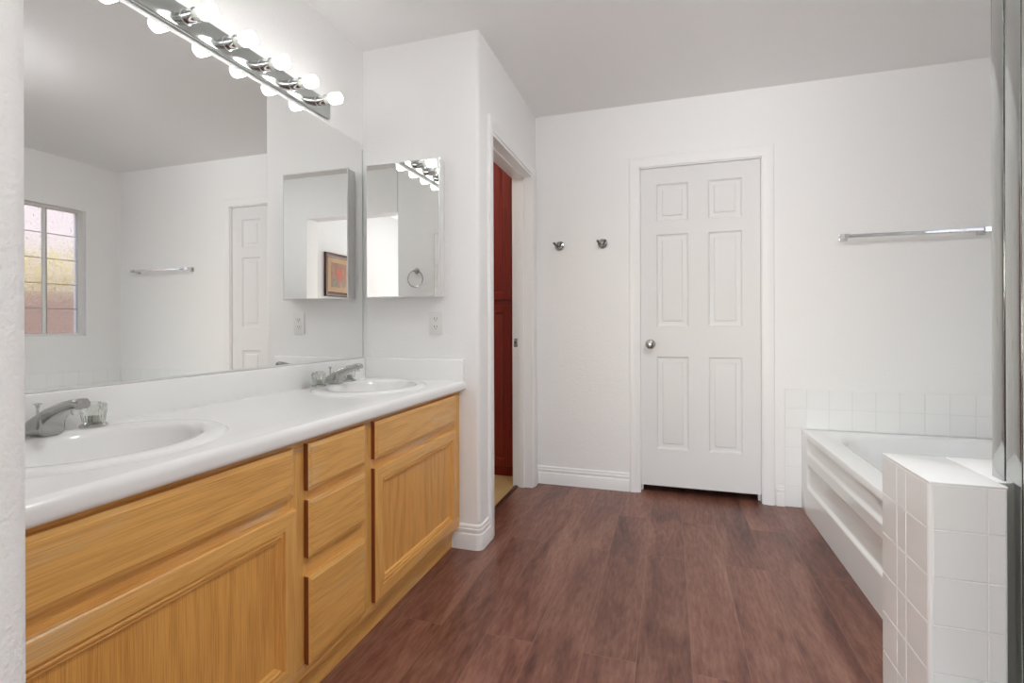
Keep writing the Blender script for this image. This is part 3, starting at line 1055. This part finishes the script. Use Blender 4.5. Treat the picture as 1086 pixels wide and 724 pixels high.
# ------------------------------------------------------------------ towel bar
tb = empty('towel_bar', (1.26, YD, 1.553), 'square chrome towel bar on the far wall above the bathtub', 'towel bar')
TBY = YD - 0.055
for x in (0.945, 1.578):
    mb = MB()
    mb.box((x - 0.021, YD - 0.008, 1.553 - 0.021), (x + 0.021, YD - 0.0005, 1.553 + 0.021), 0.003, 2)
    lo = [[(x + a * k, YD - d, 1.553 + b * k) for a, b in ((-1, -1), (1, -1), (1, 1), (-1, 1))] for k, d in ((0.019, 0.008), (0.013, 0.020), (0.011, 0.044), (0.0125, 0.046), (0.0125, 0.068))]
    mb.loft(lo)
    mb.build('post', M['chrome'], tb, smooth=20)
MB().box((0.9455 + 0.012, TBY - 0.009, 1.553 - 0.009), (1.5775 - 0.012, TBY + 0.009, 1.553 + 0.009), 0.0015, 2).build('rail', M['chrome'], tb)

# ------------------------------------------------------------------ towel ring on the near wall (seen in reflection)
tr_ = empty('towel_ring', (-0.867, YN, 1.54), 'chrome towel ring on the near wall, seen in the small mirror', 'towel ring')
mb = MB().lathe((-0.867, YN + 0.0003, 1.54), (0, 1, 0), [(0, 0.024), (0.005, 0.0245), (0.010, 0.019), (0.030, 0.011), (0.045, 0.012), (0.046, 0.001)], 28)
mb.build('mount', M['brushed'], tr_)
MB().tube([(-0.867 + 0.072 * math.sin(2 * PI * k / 40), YN + 0.034, 1.54 - 0.070 + 0.072 * math.cos(2 * PI * k / 40)) for k in range(40)], 0.0045, 10, closed=True).build('ring', M['brushed'], tr_)

# ------------------------------------------------------------------ picture in the hall (seen in reflection)
pic = empty('framed_picture', (XH, -0.30, 1.60), 'dark framed red flower print, reflected in the small mirrored cabinet', 'picture')
hp = lambda a, b, d: (XH - d, a, b)
mb = MB()
rect_rings(mb, hp, (-0.53, 1.375, -0.07, 1.835), [(0, 0.0005), (0, 0.020), (0.006, 0.026), (0.026, 0.024), (0.044, 0.018), (0.050, 0.010)])
mb.build('frame', M['frame_wood'], pic, smooth=15)
MB().box((XH - 0.0135, -0.482, 1.423), (XH - 0.0105, -0.118, 1.787)).build('mat_board', M['mat_board'], pic)
pr = MB().box((XH - 0.0155, -0.425, 1.475), (XH - 0.0138, -0.175, 1.735)).build('flower_print', M['print'], pic)
mb = MB()
for cy_, cz_, a_, h_ in ((-0.335, 1.62, 0.034, 0.085), (-0.275, 1.64, 0.036, 0.090), (-0.300, 1.57, 0.030, 0.07)):
    pts = [(cy_ + math.sin(t) * a_ * (1 - 0.25 * math.cos(t)), cz_ + math.cos(t) * h_ * 0.6) for t in [2 * PI * i / 16 for i in range(16)]]
    off = 0.0162 + 0.0004 * (cy_ + 0.34) * 10
    mb.loft([[(XH - 0.0152, y, z) for y, z in pts], [(XH - off, y, z) for y, z in pts]])
for cy_, dy in ((-0.335, -0.02), (-0.275, 0.02)):
    mb.loft([[(XH - q, cy_ + s * 0.005, 1.57) for s, q in ((-1, 0.0153), (1, 0.0153), (1, 0.0159), (-1, 0.0159))], [(XH - q, cy_ + dy + s * 0.005, 1.485) for s, q in ((-1, 0.0153), (1, 0.0153), (1, 0.0159), (-1, 0.0159))]], mi=1)
mb.build('tulips', [M['petal'], M['stem']], pr)

# ------------------------------------------------------------------ cherry linen cabinet in the side room
lc = empty('linen_cabinet', (-1.45, 3.60, 0.004), 'dark cherry panelled cabinet inside the side doorway', 'cabinet')
LX0, LX1, LYF = -1.90, -1.036, 3.320
MB().box((LX0, LYF, 0.004), (LX1, YC1 - 0.01, 2.30), 0.002).build('cabinet_body', M['redwood'], lc)
lp = lambda a, b, d: (a, LYF - d, b)
for x0, x1 in ((LX0 + 0.012, -1.474), (-1.462, LX1 - 0.012)):
    for z0, z1 in ((0.075, 1.205), (1.240, 2.27)):
        mb = MB()
        rect_rings(mb, lp, (x0, z0, x1, z1), [(0, 0.0008), (0, 0.014), (0.003, 0.018), (0.052, 0.018), (0.056, 0.011), (0.066, 0.010), (0.092, 0.016)])
        mb.build('cabinet_door', M['redwood'], lc, smooth=15)

# ------------------------------------------------------------------ tile
def tile_grid(mb, place, a_cuts, b_cuts, t=0.006, g=0.0016, bev=0.0015):
    """separate glazed tiles (material 0) on a grout bed (material 1)"""
    for i in range(len(a_cuts) - 1):
        for j in range(len(b_cuts) - 1):
            rc = (a_cuts[i] + g * 0.5, b_cuts[j] + g * 0.5, a_cuts[i + 1] - g * 0.5, b_cuts[j + 1] - g * 0.5)
            rect_rings(mb, place, rc, [(0, t - 0.004), (0.0003, t - bev), (bev, t)])


T = 0.1132
# surround on the far wall and the window wall
mb = MB()
TX0, TX1 = 0.645, XR - 0.0065
zs = [0.0] + [0.686 - T * k for k in range(6, 0, -1)] + [0.686 - 0.0]
zs = [z for z in zs if z == 0.0 or z > 0.004]
xs = [TX0]
x = 0.760
while x < TX1 - 0.02:
    xs.append(x); x += T
xs.append(TX1)
tile_grid(mb, lambda a, b, d: (a, YD - d, b), xs, zs)
mb.box((TX0, YD - 0.0050, 0), (TX1, YD - 0.0004, 0.685), mi=1)
struct(mb.build('trim_4', [M['tile'], M['greygrout']], smooth=12), 'low band of square white tile on the far wall beside the tub', 'tile')
mb = MB()
ys = []
y = YD - 0.0065
while y > 1.70:
    ys.append(y); y -= T
ys = ys[::-1]
tile_grid(mb, lambda a, b, d: (XR - d, a, b), ys, [0.686 - T * 2, 0.686 - T, 0.686])
mb.box((XR - 0.0050, ys[0], 0.46), (XR - 0.0004, YD - 0.0065, 0.685), mi=1)
struct(mb.build('trim_5', [M['tile'], M['greygrout']], smooth=12), 'band of square white tile below the bathroom window', 'tile')

# knee wall between tub and shower
KX0, KX1, KY0, KY1, KZ = 0.587, 0.738, 1.421, 1.693, 0.692
t_ = 0.006
mb = MB()
mb.box((KX0 + 0.002, KY0 + 0.002, 0), (KX1 - 0.002, KY1 - 0.001, KZ - 0.002), mi=1)
mb.box((KX1 - 0.002, KY0 + 0.040, 0), (XR, KY1 - 0.001, KZ - 0.002), mi=1)
kz = [0.0] + [KZ - T * k for k in range(6, -1, -1)]
kz[-1] = KZ - 0.006
tile_grid(mb, lambda a, b, d: (KX0 + t_ - d, a, b), [KY0 + 0.007, 1.542, 1.596, KY1], kz)
tile_grid(mb, lambda a, b, d: (a, KY0 + t_ - d, b), [KX0 + 0.007, 0.700, KX1 - 0.004], kz)
# rounded edge trims: the two upright corners and the rim of the top
for (cx_, a0, a1) in ((KX0 + 0.007, 180, 270), (KX1 - 0.007, 270, 360)):
    pts = arc(cx_, KY0 + 0.007, 0.007, a0, a1, 5)
    pts = pts + [(cx_ + (0.002 if cx_ < 0.65 else -0.002), KY0 + 0.009)]
    for z0, z1 in zip(kz, kz[1:]):
        mb.prism(pts, z0 + 0.0004, z1 - 0.0004)
mb.box((KX0, KY0, KZ - 0.0062), (KX1, KY1, KZ), 0.0028, 3)
mb.box((KX1, KY0 + 0.040, KZ - 0.0062), (XR, KY1, KZ), 0.0028, 3)
struct(mb.build('wall_knee', [M['tile'], M['grout']], smooth=20), 'low white tiled knee wall between bathtub and shower', 'knee wall')

# ------------------------------------------------------------------ bathtub
bt = empty('bathtub', (1.27, 2.47, 0), 'white drop-in bathtub with ribbed front apron along the far right', 'bathtub')
BX0, BX1, BY0, BY1, BZ = 0.727, XR - 0.0062, KY1 + 0.001, YD - 0.0062, 0.461


def sup(cx, cy, hx, hy, z, p, n=96):
    out = []
    for i in range(n):
        t = 2 * PI * (i + 0.5) / n
        c, s_ = math.cos(t), math.sin(t)
        out.append((cx + hx * math.copysign(abs(c) ** (2 / p), c), cy + hy * math.copysign(abs(s_) ** (2 / p), s_), z))
    return out


cx_, cy_ = 0.5 * (BX0 + BX1), 0.5 * (BY0 + BY1)
hx_, hy_ = 0.5 * (BX1 - BX0), 0.5 * (BY1 - BY0)
L = [sup(cx_, cy_, hx_, hy_, BZ - 0.03, 60), sup(cx_, cy_, hx_, hy_, BZ - 0.008, 60), sup(cx_, cy_, hx_ - 0.003, hy_ - 0.003, BZ - 0.002, 60), sup(cx_, cy_, hx_ - 0.009, hy_ - 0.009, BZ, 60),
     sup(cx_, cy_, hx_ - 0.095, hy_ - 0.105, BZ + 0.001, 5), sup(cx_, cy_, hx_ - 0.108, hy_ - 0.118, BZ - 0.004, 5), sup(cx_, cy_, hx_ - 0.118, hy_ - 0.130, BZ - 0.022, 4.6),
     sup(cx_, cy_, hx_ - 0.150, hy_ - 0.190, BZ - 0.22, 4), sup(cx_, cy_, hx_ - 0.175, hy_ - 0.240, BZ - 0.33, 3.6), sup(cx_, cy_, hx_ - 0.24, hy_ - 0.32, BZ - 0.375, 3.2), sup(cx_, cy_, hx_ - 0.40, hy_ - 0.56, BZ - 0.385, 2.6)]
MB().loft(L, cap0=False).build('tub_shell', M['acrylic'], bt, smooth=40)
# apron: flat face with two long recessed panels
ap = MB()
AY0, AY1 = BY0, BY1
ay = lambda a, b, d: (BX0 + 0.004 - d, a, b)
P1 = (1.74, 0.338, 3.135, 0.448)
P2 = (1.74, 0.150, 3.135, 0.290)
zc_ = [0.0, P2[1], P2[3], P1[1], P1[3], BZ - 0.010]
yc_ = [AY0, P1[0], P1[2], AY1]
for i in range(3):
    for j in range(5):
        if i == 1 and j in (1, 3):
            continue
        ap.face([ay(yc_[i], zc_[j], 0), ay(yc_[i + 1], zc_[j], 0), ay(yc_[i + 1], zc_[j + 1], 0), ay(yc_[i], zc_[j + 1], 0)])
for (a0, b0, a1, b1) in (P1, P2):
    n = 6
    r0 = 0.028
    loops = []
    for ins, d, rr in ((0.0, 0.0, r0), (0.004, -0.001, r0), (0.010, -0.006, 0.026), (0.014, -0.012, 0.022), (0.018, -0.014, 0.018)):
        loops.append([ay(a, b, d) for a, b in rrect(a0 + ins, b0 + ins, a1 - ins, b1 - ins, rr, n)])
    ap.loft(loops, cap0=False)
    # fill the four corners between the square hole and the rounded panel
    lp_ = rrect(a0, b0, a1, b1, r0, n)
    for q, (ca, cb) in enumerate(((a1, b1), (a0, b1), (a0, b0), (a1, b0))):
        seg = lp_[q * (n + 1):(q + 1) * (n + 1)]
        for s0, s1 in zip(seg, seg[1:]):
            ap.face([ay(ca, cb, 0), ay(s0[0], s0[1], 0), ay(s1[0], s1[1], 0)])
for (a, b), (c, d) in (((AY0, 0.0), (AY1, 0.0)), ((AY0, BZ - 0.010), (AY1, BZ - 0.010))):
    ap.face([ay(a, b, 0), ay(a, b, -0.03), ay(c, d, -0.03), ay(c, d, 0)])
ap.build('apron', M['acrylic'], bt, smooth=40)
MB().lathe((cx_, cy_ + 0.30, BZ - 0.3815), (0, 0, 1), [(0, 0.028), (0.002, 0.030), (0.004, 0.026), (0.003, 0.001)], 24).build('drain', M['chrome'], bt)

# ------------------------------------------------------------------ shower enclosure
sh = empty('shower_enclosure', (0.77, 1.2, 0), 'grey metal framed glass shower enclosure at the right edge', 'shower')
ZT = 2.02
XS = 0.753
MB().box((XS, 1.4665, KZ + 0.0005), (XS + 0.034, 1.512, ZT), 0.001).build('corner_post', M['frame_chrome'], sh)
MB().box((XS + 0.004, 1.4600, KZ + 0.0005), (XS + 0.030, 1.4660, ZT)).build('rubber_seal', M['seal'], sh)
MB().box((XS, 1.4055, 0.105), (XS + 0.032, 1.4595, ZT), 0.001).build('jamb', M['frame_chrome'], sh)
MB().box((XS + 0.003, 1.4015, 0.105), (XS + 0.028, 1.4053, ZT)).build('rubber_seal', M['seal'], sh)
MB().box((XS, 1.360, 0.135), (XS + 0.030, 1.4010, ZT - 0.04), 0.001).build('door_stile', M['frame_chrome'], sh)
MB().box((XS, 0.40, ZT - 0.039), (XS + 0.034, 1.4010, ZT), 0.001).build('header_rail', M['frame_chrome'], sh)
MB().box((XS + 0.012, 0.45, 0.14), (XS + 0.018, 1.3595, ZT - 0.041)).build('glass_panel', M['showerglass'], sh)
MB().box((XS, 0.40, 0.105), (XS + 0.034, 1.359, 0.135), 0.001).build('sill_rail', M['frame_chrome'], sh)
MB().box((XS, 0.40, 0.1355), (XS + 0.030, 0.449, ZT - 0.04), 0.001).build('door_stile', M['frame_chrome'], sh)
o = MB().box((0.69, YN, 0), (0.81, KY0 - 0.001, 0.104), 0.006, 3).build('trim_6', M['tile'])
struct(o, 'white tiled shower curb under the glass door', 'shower curb')

# ------------------------------------------------------------------ added ceiling dome, out of view, giving overhead fill
cl = empty('ceiling_fill_light', (0.35, 1.45, ZC), 'unseen round ceiling dome added as fill light', 'ceiling light')
MB().lathe((0.35, 1.45, ZC - 0.0005), (0, 0, -1), [(0, 0.17), (0.018, 0.178), (0.024, 0.176), (0.026, 0.166), (0.020, 0.160), (0.019, 0.001)], 40).build('rim', M['chrome'], cl)
MB().lathe((0.35, 1.45, ZC - 0.0205), (0, 0, -1), [(0, 0.159), (0.020, 0.155), (0.045, 0.130), (0.065, 0.085), (0.073, 0.035), (0.074, 0.001)], 40).build('diffuser', M['diffuser'], cl)
